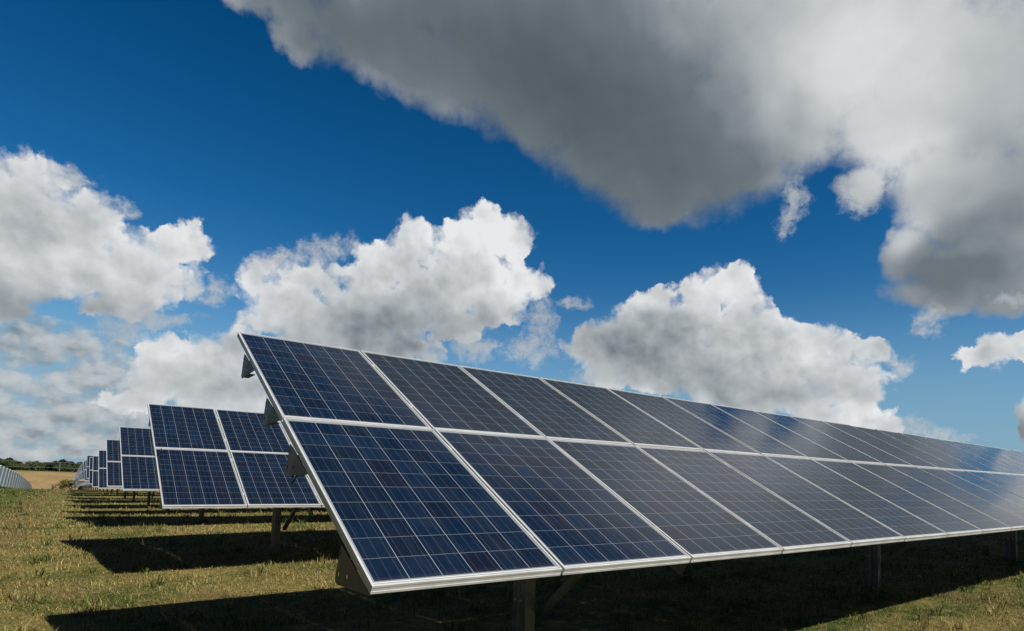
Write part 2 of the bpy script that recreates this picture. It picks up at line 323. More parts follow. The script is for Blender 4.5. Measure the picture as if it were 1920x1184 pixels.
# polycrystalline cells behind glass: 6 x 10 cells, three busbars each
M_CELL, t, p = material('solar_cells')
def build_cells(t, p):
    q = objc(t); x, y, z = t.sep(q)
    rnd = t.new('ShaderNodeObjectInfo').outputs['Random']
    px, py = 0.1590, 0.1585
    u = t.m('DIVIDE', t.m('SUBTRACT', x, 0.0190), px); w = t.m('DIVIDE', t.m('SUBTRACT', y, 0.0325), py)
    fu = t.m('FRACT', u); fw = t.m('FRACT', w); iu = t.m('FLOOR', u); iw = t.m('FLOOR', w)
    def edge(f, g):       # 1 on the gap
        return t.m('GREATER_THAN', t.m('ABSOLUTE', t.m('SUBTRACT', f, 0.5)), 0.5 - g)
    gap = t.m('MAXIMUM', edge(fu, 0.0112), edge(fw, 0.0060))
    out = t.m('MAXIMUM', t.m('MAXIMUM', t.m('LESS_THAN', u, 0.0), t.m('GREATER_THAN', u, 6.0)), t.m('MAXIMUM', t.m('LESS_THAN', w, 0.0), t.m('GREATER_THAN', w, 10.0)))
    b3 = t.m('FRACT', t.m('MULTIPLY', fu, 3.0))
    bus = t.m('LESS_THAN', t.m('ABSOLUTE', t.m('SUBTRACT', b3, 0.5)), 0.0135)
    bus = t.m('MULTIPLY', bus, t.m('SUBTRACT', 1.0, out))
    # hue of each cell: wafers differ from one another and whole modules differ a little
    wn = t.new('ShaderNodeTexWhiteNoise', noise_dimensions='3D')
    t.l.new(t.xyz(iu, iw, t.m('MULTIPLY', rnd, 97.0)), wn.inputs['Vector'])
    r1 = wn.outputs['Value']; r2 = t.sep(wn.outputs['Color'])[1]
    crystal = t.voro(t.v('ADD', q, t.xyz(t.m('MULTIPLY', rnd, 31.0), r1, 0.0)), 75.0, 0, 0.5, feature='F1', out='Color', dim='3D')
    cr = t.sep(crystal)[0]
    c = t.mix(r1, (.0015, .0050, .0128, 1), (.0025, .0082, .0215, 1))
    c = t.mix(t.m('MULTIPLY', t.step(r2, 0.72, 1.0), 0.8), c, (.0032, .0038, .0100, 1))
    c = t.mix(t.m('MULTIPLY', cr, 0.45), c, t.v('SCALE', c, 1.75))
    c = t.mix(t.m('MULTIPLY', rnd, 0.35), c, (.0020, .0054, .0130, 1))
    fin = t.m('MULTIPLY', t.m('LESS_THAN', t.m('FRACT', t.m('MULTIPLY', fw, 70.0)), 0.07), 0.25)
    c = t.mix(fin, c, (.043, .0473, .0516, 1))
    c = t.mix(bus, c, (.048, .053, .058, 1))
    c = t.mix(t.m('MAXIMUM', gap, out), c, (.160, .170, .180, 1))
    # connecting ribbons at the lower edge
    rib = t.m('MULTIPLY', t.m('LESS_THAN', w, -0.05), t.m('GREATER_THAN', w, -0.085))
    c = t.mix(t.m('MULTIPLY', rib, 0.6), c, (.645, .6536, .6536, 1))
    # dust, gathering a little at the lower edge
    du = t.noise(t.v('ADD', q, t.xyz(t.m('MULTIPLY', rnd, 13.0), 0.0, 0.0)), 3.5, 6, 0.6)
    dust = t.m('ADD', t.m('MULTIPLY', t.step(du, 0.35, 0.75), 0.022), t.m('MULTIPLY', t.step(y, 0.07, 0.012), 0.10))
    st = t.noise(t.v('ADD', t.v('MULTIPLY', q, (22.0, 0.8, 1.0)), t.xyz(t.m('MULTIPLY', rnd, 41.0), 0.0, 0.0)), 1.0, 3, 0.6)
    dust = t.m('ADD', dust, t.m('MULTIPLY', t.step(st, 0.5, 0.72), 0.03))
    sp = t.m('MULTIPLY', t.m('LESS_THAN', t.voro(t.v('ADD', q, t.xyz(t.m('MULTIPLY', rnd, 57.0), 0.0, 0.0)), 2.3, 0, 0.5, feature='F1', dim='3D'), 0.016), 0.5)
    c = t.mix(t.m('ADD', dust, sp), c, (.1462, .1419, .1247, 1))
    setp(t, p, Base_Color=c, Roughness=t.step(du, 0.3, 0.75, 0.07, 0.16), IOR=1.42)
    p.inputs['Specular IOR Level'].default_value = 0.29
    wv = t.noise(q, 2.2, 2, 0.5)
    bump(t, p, wv, 0.12, 0.0012)
build_cells(t, p)

# ------------------------------------------------------------------ the lie of the land
YK = [-400, 3, 8, 11.5, 17, 24, 30, 36, 42, 48, 56, 66, 80, 95, 130, 170, 212, 290, 620, 900, 3000]
ZR = [0, 0, .03, .19, .19, .10, .02, -.10, -.20, -.28, -.30, -.42, -.65, -.96, -1.98, -3.0, -3.9, -7.0, -.6, 0, 0]
YL = [-400, 3, 8, 12, 24, 46, 62, 75, 95, 134, 184, 234, 250, 290, 620, 900, 3000]
ZL = [0, 0, .03, .15, .10, -.12, -.30, -.50, -.93, -2.0, -3.4, -5.6, -6.6, -7.0, -.6, 0, 0]
def sstep(a, b, x):
    x = np.clip((x - a) / (b - a), 0, 1); return x * x * (3 - 2 * x)
_rs = np.random.RandomState(5)
_k = [(f * math.cos(a), f * math.sin(a), ph, amp) for f, amp in ((.25, .03), (.6, .018), (1.7, .010), (3.9, .006)) for a, ph in zip(_rs.rand(5) * 6.28, _rs.rand(5) * 6.28)]
def ground(x, y):
    x = np.asarray(x, float); y = np.asarray(y, float)
    zr = np.interp(y, YK, ZR); zl = np.interp(y, YL, ZL)
    w = sstep(-7, 1, x); z = zl + (zr - zl) * w
    z = z + .0169 * np.clip(x, 0, 60) * (1 - sstep(60, 120, y)) * (1 - sstep(60, 400, x))
    z = z + .10 * sstep(3, 9, x) * (1 - sstep(6, 10, y)) * sstep(-2, 2, y)
    b = 0
    for kx, ky, ph, amp in _k: b = b + amp * np.sin(kx * x + ky * y + ph)
    return z + b * (1 - sstep(30, 90, y) * .6) * .55
def gz(x, y): return float(ground(x, y))

# ------------------------------------------------------------------ solar arrays
TILT = R(28.28); CT, ST = math.cos(TILT), math.sin(TILT)
MW, MH, PX, PY = 0.997, 1.656, 1.012, 1.670
def frame_mesh(simple=False):
    prof = [(0, 0), (0, -.010), (.0015, -.0125), (.0015, -.0265), (0, -.029), (0, -.040), (.028, -.040), (.028, -.038), (.0105, -.036), (.0105, 0)]
    if simple: prof = [(0, 0), (0, -.040), (.012, -.040), (.012, 0)]
    vs = []; k = len(prof)
    for cx, cy in ((0, 0), (1, 0), (1, 1), (0, 1)):
        for o, z in prof: vs.append((o if cx == 0 else MW - o, o if cy == 0 else MH - o, z))
    fs = [(i * k + j, i * k + (j + 1) % k, ((i + 1) % 4) * k + (j + 1) % k, ((i + 1) % 4) * k + j) for i in range(4) for j in range(k)]
    return vs, fs
def sheet():
    a, b = .0106, .0106
    vs = [(x, y, z) for z in (-.0025, -.0065) for x, y in ((a, b), (MW - a, b), (MW - a, MH - b), (a, MH - b))]
    return vs, [(0, 1, 2, 3), (7, 6, 5, 4), (0, 4, 5, 1), (1, 5, 6, 2), (2, 6, 7, 3), (3, 7, 4, 0)], [0, 1, 1, 1, 1, 1]
b = MB(); b.add(*frame_mesh()); FRAME = b.mesh('panel_frame', [M_FRAME])
v_, f_, m_ = sheet(); CELLS = mesh('cell_sheet', v_, f_, [M_CELL, M_BACK], m_)
b = MB(); b.box(.40, .59, 1.42, 1.53, -.030, -.0068); JBOX = b.mesh('junction_box', [M_CABLE])
b = MB(); b.add(*frame_mesh(True), 0)
for f, mi in zip(f_, m_): b.add([v_[i] for i in f], [(0, 1, 2, 3)], 1 if mi == 0 else 2)
PANEL_FAR = b.mesh('solar_panel', [M_FRAME, M_CELL, M_BACK])
b = MB(); b.box(-.0085, .0085, -.030, .030, -.036, -.006); b.tube([(0, 0, -.0059), (0, 0, -.001)], .006, 6, 1)
CLAMP = b.mesh('clamp', [M_FRAME, M_BOLT])
CPROF = [(0, 0), (.06, 0), (.06, .016), (.057, .016), (.057, .003), (.003, .003), (.003, .097), (.057, .097), (.057, .084), (.06, .084), (.06, .1), (0, .1)]
# triangular end plate with bolt holes (cut out of a 2D outline), plumb, with a turned bottom lip
def plate_mesh():
    c = bpy.data.curves.new('plate', 'CURVE'); c.dimensions = '2D'; c.fill_mode = 'BOTH'; c.extrude = .002
    def poly(pts):
        s = c.splines.new('POLY'); s.points.add(len(pts) - 1); s.use_cyclic_u = True
        for q, (x, y) in zip(s.points, pts): q.co = (x, y, 0, 1)
    # coordinates: x horizontal (towards the back), y vertical
    poly([(-.335, .012), (.065, 0), (.085, .008), (.095, .028), (.030, .187), (-.02, .168)])
    for hx, hy in ((.055, .050), (-.055, .052), (.040, .150)):
        poly([(hx + .013 * math.cos(a * math.pi / 5), hy + .013 * math.sin(a * math.pi / 5)) for a in range(10)])
    o = bpy.data.objects.new('tmp', c); COL.objects.link(o)
    dg = bpy.context.evaluated_depsgraph_get(); me = bpy.data.meshes.new_from_object(o.evaluated_get(dg))
    bpy.data.objects.remove(o); 
    vs = [(v.co.z, v.co.x, v.co.y) for v in me.vertices]; fs = [tuple(p.vertices) for p in me.polygons]
    b = MB(); b.add(vs, fs); b.box(.0021, .045, -.16, .06, .006, .010)
    return b.mesh('end_plate', [M_STEEL])
PLATE = plate_mesh()
def post_mesh(h):
    b = MB(); L = [(0, 0), (.10, 0), (.10, .022), (.095, .022), (.095, .005), (.005, .005), (.005, .07), (.022, .085), (.022, .105), (.005, .12), (.005, .185), (.095, .185), (.095, .168), (.10, .168), (.10, .19), (0, .19), (0, .122), (.017, .104), (.017, .086), (0, .068)]
    b.extrude([(x - .05, y - .095) for x, y in L], (0, 0, -.35), (0, 0, h), (1, 0, 0), (0, 1, 0))
    for y in (-.05, .05):
        for z in (h - .10, h - .22): b.tube([(.0, y * .0 - .096, z), (0, -.106, z)], .011, 6, 1)
    b.tube([(-.051, -.04, .55), (-.064, -.04, .55)], .012, 6, 1); b.tube([(-.051, .04, .55), (-.064, .04, .55)], .012, 6, 1)
    return b.mesh('post', [M_POST, M_BOLT])
def array(loc, cols, slope, label, detail, far=None, group='rows of tilted solar panels', name='solar_array', h0=None, edge_z=None, yaw=0.0):
    """loc = x, y of the lower left corner; edge_z = world height of that corner"""
    x0, y0 = loc; g = gz(x0 + 2, y0 + 1.9) - .0169 * 2 * (1 if y0 < 60 else 0)
    h = edge_z - g
    root = obj(name, None, None, (x0, y0, g), (0, -slope, yaw)); root.empty_display_size = .3
    tag(root, label, 'solar array', group)
    for j in (0, 1):
        for i in range(cols):
            s = j * PY
            dx, dz = (random.gauss(0, .0012), random.gauss(0, .0012)) if detail else (0, 0)
            at = (i * PX, s * CT, h + s * ST + dz); rt = (TILT + random.gauss(0, .0011) , random.gauss(0, .0016), random.gauss(0, .0006))
            if detail:
                pnl = obj('solar_panel', FRAME, root, at, rt)
                obj('cell_sheet', CELLS, pnl)
                if detail > 1: obj('junction_box', JBOX, pnl)
            else: obj('solar_panel', far or PANEL_FAR, root, at, rt)
    W = cols * PX
    P = lambda x, s, n: Vector((x, s * CT - n * ST, h + s * ST + n * CT))
    sv_, nv_ = Vector((0, CT, ST)), Vector((0, -ST, CT))
    for k, s in enumerate((.33, 1.38, 2.08, 2.95)):
        b = MB(); b.extrude([(x - .03, y - .1) for x, y in CPROF], P(.035, s, -.0405), P(W - .05, s, -.0405), sv_, nv_)
        pu = obj('purlin', b.mesh('purlin', [M_STEEL]), root)
        if detail:
            c = P(.022, s, -.262)
            obj('end_plate', PLATE, pu, (c.x, c.y - .015, c.z + .012))
            if detail > 1:
                for i in range(1, cols):
                    if i * 4 <= 96: obj('clamp', CLAMP, root, P(i * PX - .010, s, 0), (TILT, 0, 0))
    X = 2.15 if y0 < 5 else 1.88
    while X < W - .5:
        yp = 1.9; zr = h + (yp / CT) * ST - .2 / CT
        b = MB(); b.extrude([(x - .03, y - .1) for x, y in CPROF], P(X + .06, .12, -.142), P(X + .06, 3.2, -.142), (1, 0, 0), nv_)
        obj('rafter', b.mesh('rafter', [M_STEEL]), root)
        obj('post', post_mesh(zr + .04), root, (X, yp, 0))
        a = Vector((X + .085, yp - .09, .42)); e = P(X + .085, .75, -.19)
        d = (e - a).normalized(); b = MB()
        b.extrude([(0, -.025), (.05, -.025), (.05, -.021), (.004, -.021), (.004, .021), (.05, .021), (.05, .025), (0, .025)], a, e, (1, 0, 0), d.cross(Vector((1, 0, 0))))
        obj('brace', b.mesh('brace', [M_POST]), root)
        X += 6.5
    return root

ROWS = [  # y, height of the lower edge, columns, label
 (2.40, 1.133, 32, 'nearest and longest row of blue solar panels, towering over the right half', 2),
 (9.22, 1.135, 26, 'second row of blue solar panels, with two panel columns clear of the nearest row', 2),
 (16.60, 1.155, 22, 'third row of solar panels, half hidden behind the second row', 1),
 (23.50, 1.08, 20, 'fourth row of solar panels from the front, showing one panel column', 1),
 (30.03, 0.86, 18, 'fifth row of solar panels from the front, its lower edge close to the grass', 1),
 (37.60, 0.74, 14, 'sixth row of solar panels from the front, standing in the dip', 1),
 (44.00, 0.765, 14, 'seventh row of solar panels from the front, its top level with the row behind', 1),
 (51.60, 1.00, 12, 'eighth row of solar panels from the front, its lower edge higher than its neighbours', 1)]
for k, (y, ez, n, lab, det) in enumerate(ROWS):
    r = array((1.0 if k else 1.023, y), n, R(0.969), lab, det, edge_z=ez)
    if k < 2:
        b = MB(); r0 = (.06, 1.30, 1.133 + .50)
        b.tube([(.05 + .02 * math.sin(a), 1.28 + .10 * math.cos(a), 1.60 + .07 * math.sin(a * 1.0) - .05 * math.cos(a)) for a in [x * .45 for x in range(0, 14)]], .005, 6)
        obj('cable', b.mesh('cable', [M_CABLE], True), r, (0, 0, 0))
words = ['ninth', 'tenth', 'eleventh', 'twelfth', 'thirteenth', 'fourteenth', 'fifteenth', 'sixteenth', 'seventeenth', 'eighteenth']
yy = 58.5
for k in range(27):
    ez = gz(3, yy + 1.5) + 1.14 - (.1 if yy < 60 else 0)
    if k < 7: lab = '%s row of solar panels from the front, only a thin sliver visible' % words[k]
    else: lab = 'tiny row of solar panels low in the far dip behind the shrub'
    array((1.0, yy), 8, 0, lab, 0, edge_z=ez); yy += 7.3

# ------------------------------------------------------------------ ground, one sheet to the horizon
def spaced(knots):
    out = []
    for a, b, n in knots: out += list(np.linspace(a, b, n, endpoint=False))
    return np.array(out + [knots[-1][1]])
gx = spaced([(-3000, -400, 10), (-400, -60, 14), (-60, -12, 24), (-12, 24, 200), (24, 60, 60), (60, 400, 20), (400, 3000, 10)])
gy = spaced([(-1500, -30, 10), (-30, 2, 12), (2, 30, 200), (30, 60, 90), (60, 130, 60), (130, 320, 50), (320, 700, 30), (700, 4000, 12)])
XX, YY = np.meshgrid(gx, gy); ZZ = ground(XX, YY)
nx, ny = len(gx), len(gy)
co = np.stack([XX, YY, ZZ], -1).reshape(-1, 3)
ii = np.arange(nx * ny).reshape(ny, nx)
quads = np.stack([ii[:-1, :-1], ii[:-1, 1:], ii[1:, 1:], ii[1:, :-1]], -1).reshape(-1, 4)
me = bpy.data.meshes.new('ground'); me.vertices.add(len(co)); me.vertices.foreach_set('co', co.ravel())
me.loops.add(quads.size); me.loops.foreach_set('vertex_index', quads.ravel().astype(np.int32))
me.polygons.add(len(quads)); me.polygons.foreach_set('loop_start', np.arange(0, quads.size, 4, dtype=np.int32))
me.update(calc_edges=True); me.polygons.foreach_set('use_smooth', [True] * len(quads))
STRAW, OLIVE, GREEN, SOIL = (.235, .180, .057, 1), (.100, .092, .024, 1), (.032, .058, .007, 1), (.10, .068, .028, 1)
def patches(t, q):      # shares of straw, green and bare soil by place
    x, y, z = t.sep(q)
    n1 = t.noise(t.xyz(t.m('MULTIPLY', x, 0.6), y, 0.0), 0.9, 5, 0.62)
    n2 = t.noise(q, 0.33, 4, 0.6, 0.4)
    left = t.m('MULTIPLY', t.step(t.m('ADD', x, t.m('MULTIPLY', t.m('SUBTRACT', n2, 0.5), 3.0)), -0.2, -2.2), t.step(y, 12.0, 22.0))
    far = t.step(y, 24.0, 60.0, 0.0, 0.7)
    green = t.m('ADD', t.m('MULTIPLY', left, 0.9), t.m('ADD', t.m('MULTIPLY', far, 0.5), t.step(n1, 0.46, 0.64, 0.0, 0.8)), clamp=True)
    # lusher grass grows in the shelter of the rows; a worn strip runs along their ends
    under = t.m('MULTIPLY', t.m('MULTIPLY', t.step(y, 2.6, 3.4), t.step(y, 8.4, 7.2)), t.step(t.m('ADD', x, t.m('MULTIPLY', n1, 2.0)), 0.5, 2.5))
    green = t.m('ADD', green, t.m('MULTIPLY', under, 0.55), clamp=True)
    track = t.m('MULTIPLY', t.step(t.m('ABSOLUTE', t.m('ADD', t.m('ADD', x, 1.3), t.m('MULTIPLY', t.m('SUBTRACT', n2, 0.5), 1.5))), 0.75, 0.25), 0.7)
    green = t.m('SUBTRACT', green, t.m('MULTIPLY', track, 0.7), clamp=True)
    soil = t.m('MULTIPLY', t.step(n2, 0.5, 0.62), t.step(n1, 0.6, 0.42))
    soil = t.m('MAXIMUM', soil, track)
    return n1, n2, green, soil
M_GROUND, t, p = material('mown_grass_ground')
def build_ground(t, p):
    q = pos(t); x, y, z = t.sep(q)
    n1, n2, green, soil = patches(t, q)
    fine = t.noise(q, 14.0, 8, 0.72)
    stalk = t.noise(t.v('MULTIPLY', q, (1.0, 2.2, 1.0)), 45.0, 4, 0.7, 0.6)
    c = t.mix(t.step(fine, 0.38, 0.62), OLIVE, STRAW)
    c = t.mix(t.m('MULTIPLY', green, t.step(t.noise(q, 5.0, 5, 0.6), 0.36, 0.6)), c, GREEN)
    c = t.mix(t.m('MULTIPLY', soil, 0.6), c, SOIL)
    c = t.mix(t.step(stalk, 0.42, 0.62, 0.0, 0.6), c, t.v('SCALE', c, 0.35))
    # the stubble field beyond the farm
    yw = t.m('ADD', y, t.m('MULTIPLY', t.m('SUBTRACT', t.noise(q, 0.02, 3, 0.5), 0.5), 12.0))
    fld = t.step(yw, 262.0, 268.0)
    fn = t.noise(t.xyz(t.m('MULTIPLY', x, 0.05), t.m('MULTIPLY', y, 0.012), 0.0), 1.0, 6, 0.65)
    fs = t.noise(t.xyz(t.m('MULTIPLY', x, 0.5), t.m('MULTIPLY', y, 0.02), 0.0), 1.0, 6, 0.7)
    fc = t.mix(t.step(fn, 0.38, 0.62), (.1892, .1273, .0533, 1), (.2408, .1677, .0688, 1))
    fc = t.mix(t.step(fs, 0.45, 0.65, 0, 0.45), fc, (.1505, .1118, .0516, 1))
    fc = t.mix(t.step(y, 560.0, 600.0, 0, .7), fc, (.0946, .1032, .0344, 1))
    c = t.mix(fld, c, fc)
    c = t.mix(t.step(y, 610.0, 625.0), c, (.0301, .0499, .0172, 1))
    setp(t, p, Base_Color=c, Roughness=0.95); p.inputs['Specular IOR Level'].default_value = 0.15
    bump(t, p, t.m('ADD', fine, t.m('MULTIPLY', stalk, 0.5)), 0.9, 0.03)
build_ground(t, p); me.materials.append(M_GROUND)
tag(obj('ground', me), 'mown dry grass sloping away to a tan stubble field', 'ground', kind='structure')

# ------------------------------------------------------------------ grass blades and cut straw lying on the ground
M_GRASS, t, p = material('grass_blades')
def build_blades(t, p):
    q = pos(t); n1, n2, green, soil = patches(t, q)
    at = t.new('ShaderNodeAttribute', attribute_name='tint'); v = at.outputs['Fac']
    dry = t.ramp(v, [(0, (0.0549, 0.0415, 0.0122)), (.25, (0.1318, 0.1025, 0.0281)), (.6, (0.2318, 0.1830, 0.0549)), (.9, (0.3172, 0.2623, 0.0976)), (1, (0.4148, 0.3660, 0.1830))])
    grn = t.ramp(v, [(0, (0.0189, 0.0335, 0.0041)), (.5, (0.0472, 0.0787, 0.0105)), (.85, (0.0944, 0.1207, 0.0210)), (1, (0.2413, 0.1993, 0.0734))])
    sel = t.step(t.m('ADD', t.m('SUBTRACT', green, 0.5), t.m('MULTIPLY', t.m('SUBTRACT', t.m('FRACT', t.m('MULTIPLY', v, 17.3)), 0.5), 0.9)), -0.12, 0.12)
    tall = t.new('ShaderNodeAttribute', attribute_name='fresh').outputs['Fac']
    c = t.mix(t.m('MAXIMUM', sel, tall), dry, grn)
    c = t.mix(t.m('MULTIPLY', soil, t.m('SUBTRACT', 0.45, t.m('MULTIPLY', tall, 0.45))), c, (.129, .086, .043, 1))
    setp(t, p, Base_Color=c, Roughness=0.7); p.inputs['Specular IOR Level'].default_value = 0.25
    tr = t.new('ShaderNodeBsdfTranslucent'); t.l.new(c, tr.inputs['Color'])
    ms = t.new('ShaderNodeMixShader'); ms.inputs[0].default_value = 0.22
    t.l.new(p.outputs[0], ms.inputs[1]); t.l.new(tr.outputs[0], ms.inputs[2])
    o = [n for n in t.n if n.type == 'OUTPUT_MATERIAL'][0]; t.l.new(ms.outputs[0], o.inputs[0])
build_blades(t, p)
def blades():
    rs = np.random.RandomState(11)
    X, Y, L, WD, LEAN, FR = [], [], [], [], [], []
    rings = [(3.0, 7.0, 500, .04), (7.0, 12.0, 4200, .036), (12.0, 18.0, 1900, .042), (18.0, 28.0, 620, .055), (28.0, 45.0, 170, .075), (45, 70, 32, .10), (70, 100, 12, .12)]
    for r0, r1, dens, ln in rings:
        a0, a1 = R(-9), R(84)
        area = (a1 - a0) / 2 * (r1 * r1 - r0 * r0); n = int(area * dens)
        r = np.sqrt(rs.rand(n) * (r1 * r1 - r0 * r0) + r0 * r0); a = a0 + rs.rand(n) * (a1 - a0)
        x, y = r * np.sin(a), r * np.cos(a)
        # clumps: keep more blades where a slow wave is high
        w = .6 * np.sin(x * 2.1 + 1.7 * np.sin(y * 1.3)) * np.sin(y * 2.7 + 1.3 * np.sin(x * 1.9)) + .6 * np.sin(x * 6.1 + 2.2 * np.sin(y * 4.3)) * np.sin(y * 5.3 + 2.0 * np.sin(x * 4.7))
        keep = rs.rand(n) < .6 + .42 * w
        keep &= ~((y > 60) & (x > .5) & (x < 9))
        x, y = x[keep], y[keep]; n = len(x)
        X.append(x); Y.append(y); L.append(ln * (.45 + rs.rand(n) ** 2 * 1.6) * (1 + .35 * w[keep])); WD.append(np.full(n, r0 * .00022 + .0010) * (.6 + .8 * rs.rand(n)))
        LEAN.append(np.where(rs.rand(n) < .55, .9 + .65 * rs.rand(n), .15 + .7 * rs.rand(n))); FR.append(np.zeros(n))
    # taller green tufts, thick along the drip lines under the panels and around the posts
    T = []
    for k, (yr, *_) in enumerate(ROWS[:5]):
        for i in range(int(90 / (k * .8 + 1))): T.append((rs.rand() * (18 if k == 0 else 9) - .5, yr + rs.choice([1.15, 1.5, 1.9, 4.6]) + rs.randn() * .35))
        for i in range(4): T += [(1 + 2.15 + 6.5 * i + rs.randn() * .15, yr + 1.9 + rs.randn() * .12) for _ in range(3)]
    for i in range(260): T.append((-5.5 + rs.rand() * 4.4, 12 + rs.rand() * 60))
    for i in range(380): r = 6 + rs.rand() ** 1.3 * 24; a = R(-8 + rs.rand() * 90); T.append((r * math.sin(a), r * math.cos(a)))
    for cx_, cy_ in T:
        n = rs.randint(8, 26); d = math.hypot(cx_, cy_)
        X.append(cx_ + rs.randn(n) * .05); Y.append(cy_ + rs.randn(n) * .05); L.append((.07 + .15 * rs.rand(n) ** 1.5)); WD.append(np.full(n, d * .00022 + .003)); LEAN.append(.1 + .6 * rs.rand(n)); FR.append(np.full(n, 1.0 if rs.rand() < .55 else 0.0))
    X, Y, L, WD, LEAN, FR = map(np.concatenate, (X, Y, L, WD, LEAN, FR)); n = len(X)
    Z = ground(X, Y) - .004; th = rs.rand(n) * 2 * np.pi; ph = th + rs.randn(n) * .6
    dx, dy, dz = np.cos(th) * np.sin(LEAN), np.sin(th) * np.sin(LEAN), np.cos(LEAN)
    mx, my = -np.sin(th), np.cos(th)
    base = np.stack([X, Y, Z + .012 * rs.rand(n)], 1); side = np.stack([mx, my, np.zeros(n)], 1) * WD[:, None]
    up = np.stack([dx, dy, dz], 1) * L[:, None]
    bend = np.stack([np.cos(ph) * .35, np.sin(ph) * .35, -.25 * np.sin(LEAN)], 1) * L[:, None]
    v0, v1 = base - side, base + side; m0, m1 = base + up * .55 - side * .8, base + up * .55 + side * .8; tip = base + up + bend
    V = np.stack([v0, v1, m1, m0, tip], 1).reshape(-1, 3)
    k = (np.arange(n) * 5)[:, None]
    me = bpy.data.meshes.new('grass'); me.vertices.add(len(V)); me.vertices.foreach_set('co', V.ravel())
    li = np.concatenate([k + np.array([[0, 1, 2, 3]]), k + np.array([[3, 2, 4]])], 1).ravel().astype(np.int32)
    me.loops.add(len(li)); me.loops.foreach_set('vertex_index', li)
    ls = np.stack([np.arange(n) * 7, np.arange(n) * 7 + 4], 1).ravel().astype(np.int32)
    me.polygons.add(2 * n); me.polygons.foreach_set('loop_start', ls); me.update(calc_edges=True)
    for nm, arr in (('tint', rs.rand(n)), ('fresh', FR)):
        A = me.attributes.new(nm, 'FLOAT', 'POINT'); A.data.foreach_set('value', np.repeat(arr, 5).astype(np.float32))
    me.materials.append(M_GRASS); return me
tag(obj('grass', blades()), 'short dry grass and cut straw with green tufts between the panel rows', 'grass', kind='stuff')

# ------------------------------------------------------------------ the block of rows across the track, far left
b = MB(); b.add(*frame_mesh(True), 0)
for f, mi in zip(f_, m_): b.add([v_[i] for i in f], [(0, 1, 2, 3)], 1 if mi == 0 else 2)
M_EDGE = steel('dull_grey_edge', (.06, .078, .083, 1), (.08, .10, .105, 1))
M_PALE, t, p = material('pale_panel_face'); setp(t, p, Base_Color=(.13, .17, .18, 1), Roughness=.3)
PANEL_PALE = b.mesh('solar_panel', [M_EDGE, M_PALE, M_BACK])
b = MB(); b.box(0, 5 * PX, 2 * PY - .02, 2 * PY + .22, -.05, .06); RAIL = b.mesh('top_rail', [M_FRAME])
b = MB(); b.box(5 * PX - .01, 5 * PX + .26, -2 * PY, 2 * PY, -.05, .01); GAP_STRIP = b.mesh('dark_gap_strip', [M_EDGE])  # added dark strip, stands in for the dark gap between rows
yy = 128.0; xl = -9.0
for k in range(18):
    top = np.interp(yy, [128, 184, 234, 252], [.30, -1.5, -4.3, -5.8])
    ar = array((xl - 5 * PX, yy), 5, 0, 'distant row of pale solar panels stepping down the slope across the track', 0, PANEL_PALE, group='solar rows across the track', edge_z=float(top))
    for j in (1, 2):
        for i in range(5): obj('solar_panel', PANEL_PALE, ar, (i * PX, -j * PY * CT, float(top) - ar.location.z - j * PY * ST), (TILT, 0, 0))
    obj('dark_gap_strip', GAP_STRIP, ar, (0, 0, float(top) - ar.location.z), (TILT, 0, 0))
    obj('top_rail', RAIL, ar, (0, 0, float(top) - ar.location.z), (TILT, 0, 0)); yy += 7.2

# ------------------------------------------------------------------ trees
def leafmat(name, a, b, c):
    a, b, c = [(q[0] * .8, q[1] * .8, q[2] * .8, 1) for q in (a, b, c)]
    M, t, p = material(name)
    q = pos(t); rnd = t.new('ShaderNodeObjectInfo').outputs['Random']
    n = t.noise(q, 0.9, 4, 0.6); n2 = t.noise(q, 6.0, 3, 0.6)
    k = t.mix(t.step(n, 0.35, 0.65), a, b); k = t.mix(t.step(n2, 0.45, 0.7, 0, .6), k, c)
    k = t.mix(t.m('MULTIPLY', rnd, 0.5), k, t.v('SCALE', k, 0.62))
    setp(t, p, Base_Color=k, Roughness=0.7); p.inputs['Specular IOR Level'].default_value = 0.2
    return M
LEAVES = [leafmat('oak_leaves', (.0327, .0482, .0155, 1), (.0473, .0662, .0189, 1), (.0602, .0817, .0224, 1)),
          leafmat('willow_leaves', (.0516, .0654, .0275, 1), (.0688, .0843, .0344, 1), (.086, .1015, .043, 1)),
          leafmat('dark_leaves', (.012, .0189, .0112, 1), (.0172, .0275, .0138, 1), (.0258, .0361, .0155, 1))]
M_BARK, t, p = material('bark'); setp(t, p, Base_Color=t.ramp(t.noise(objc(t), 8, 5, .6), [(.3, (.0516, .0387, .0258)), (.7, (.1118, .086, .0645))]), Roughness=.9)
def crown_mesh(seed, h, w, n, leaf, mat, base=.25, lobes=11):
    rs = np.random.RandomState(seed); V = []; F = []
    C = [(rs.randn() * w * .26, rs.randn() * w * .26, h * (base + (1 - base) * (.18 + .62 * rs.rand())), w * (.16 + .17 * rs.rand())) for _ in range(lobes)]
    for i in range(n):
        cx_, cy_, cz, r = C[rs.randint(lobes)]
        d = rs.randn(3); d /= np.linalg.norm(d); rr = r * (.55 + .5 * rs.rand() ** .5)
        c = np.array([cx_, cy_, cz]) + d * rr * np.array([1, 1, .82])
        u = rs.randn(3); u /= np.linalg.norm(u); v = np.cross(d + rs.randn(3) * .7, u); v /= np.linalg.norm(v); s = leaf * (.5 + rs.rand())
        b = len(V); V += [c - u * s, c + v * s * .7, c + u * s, c - v * s * .7]; F.append((b, b + 1, b + 2, b + 3))
    return mesh('crown', V, F, [mat])
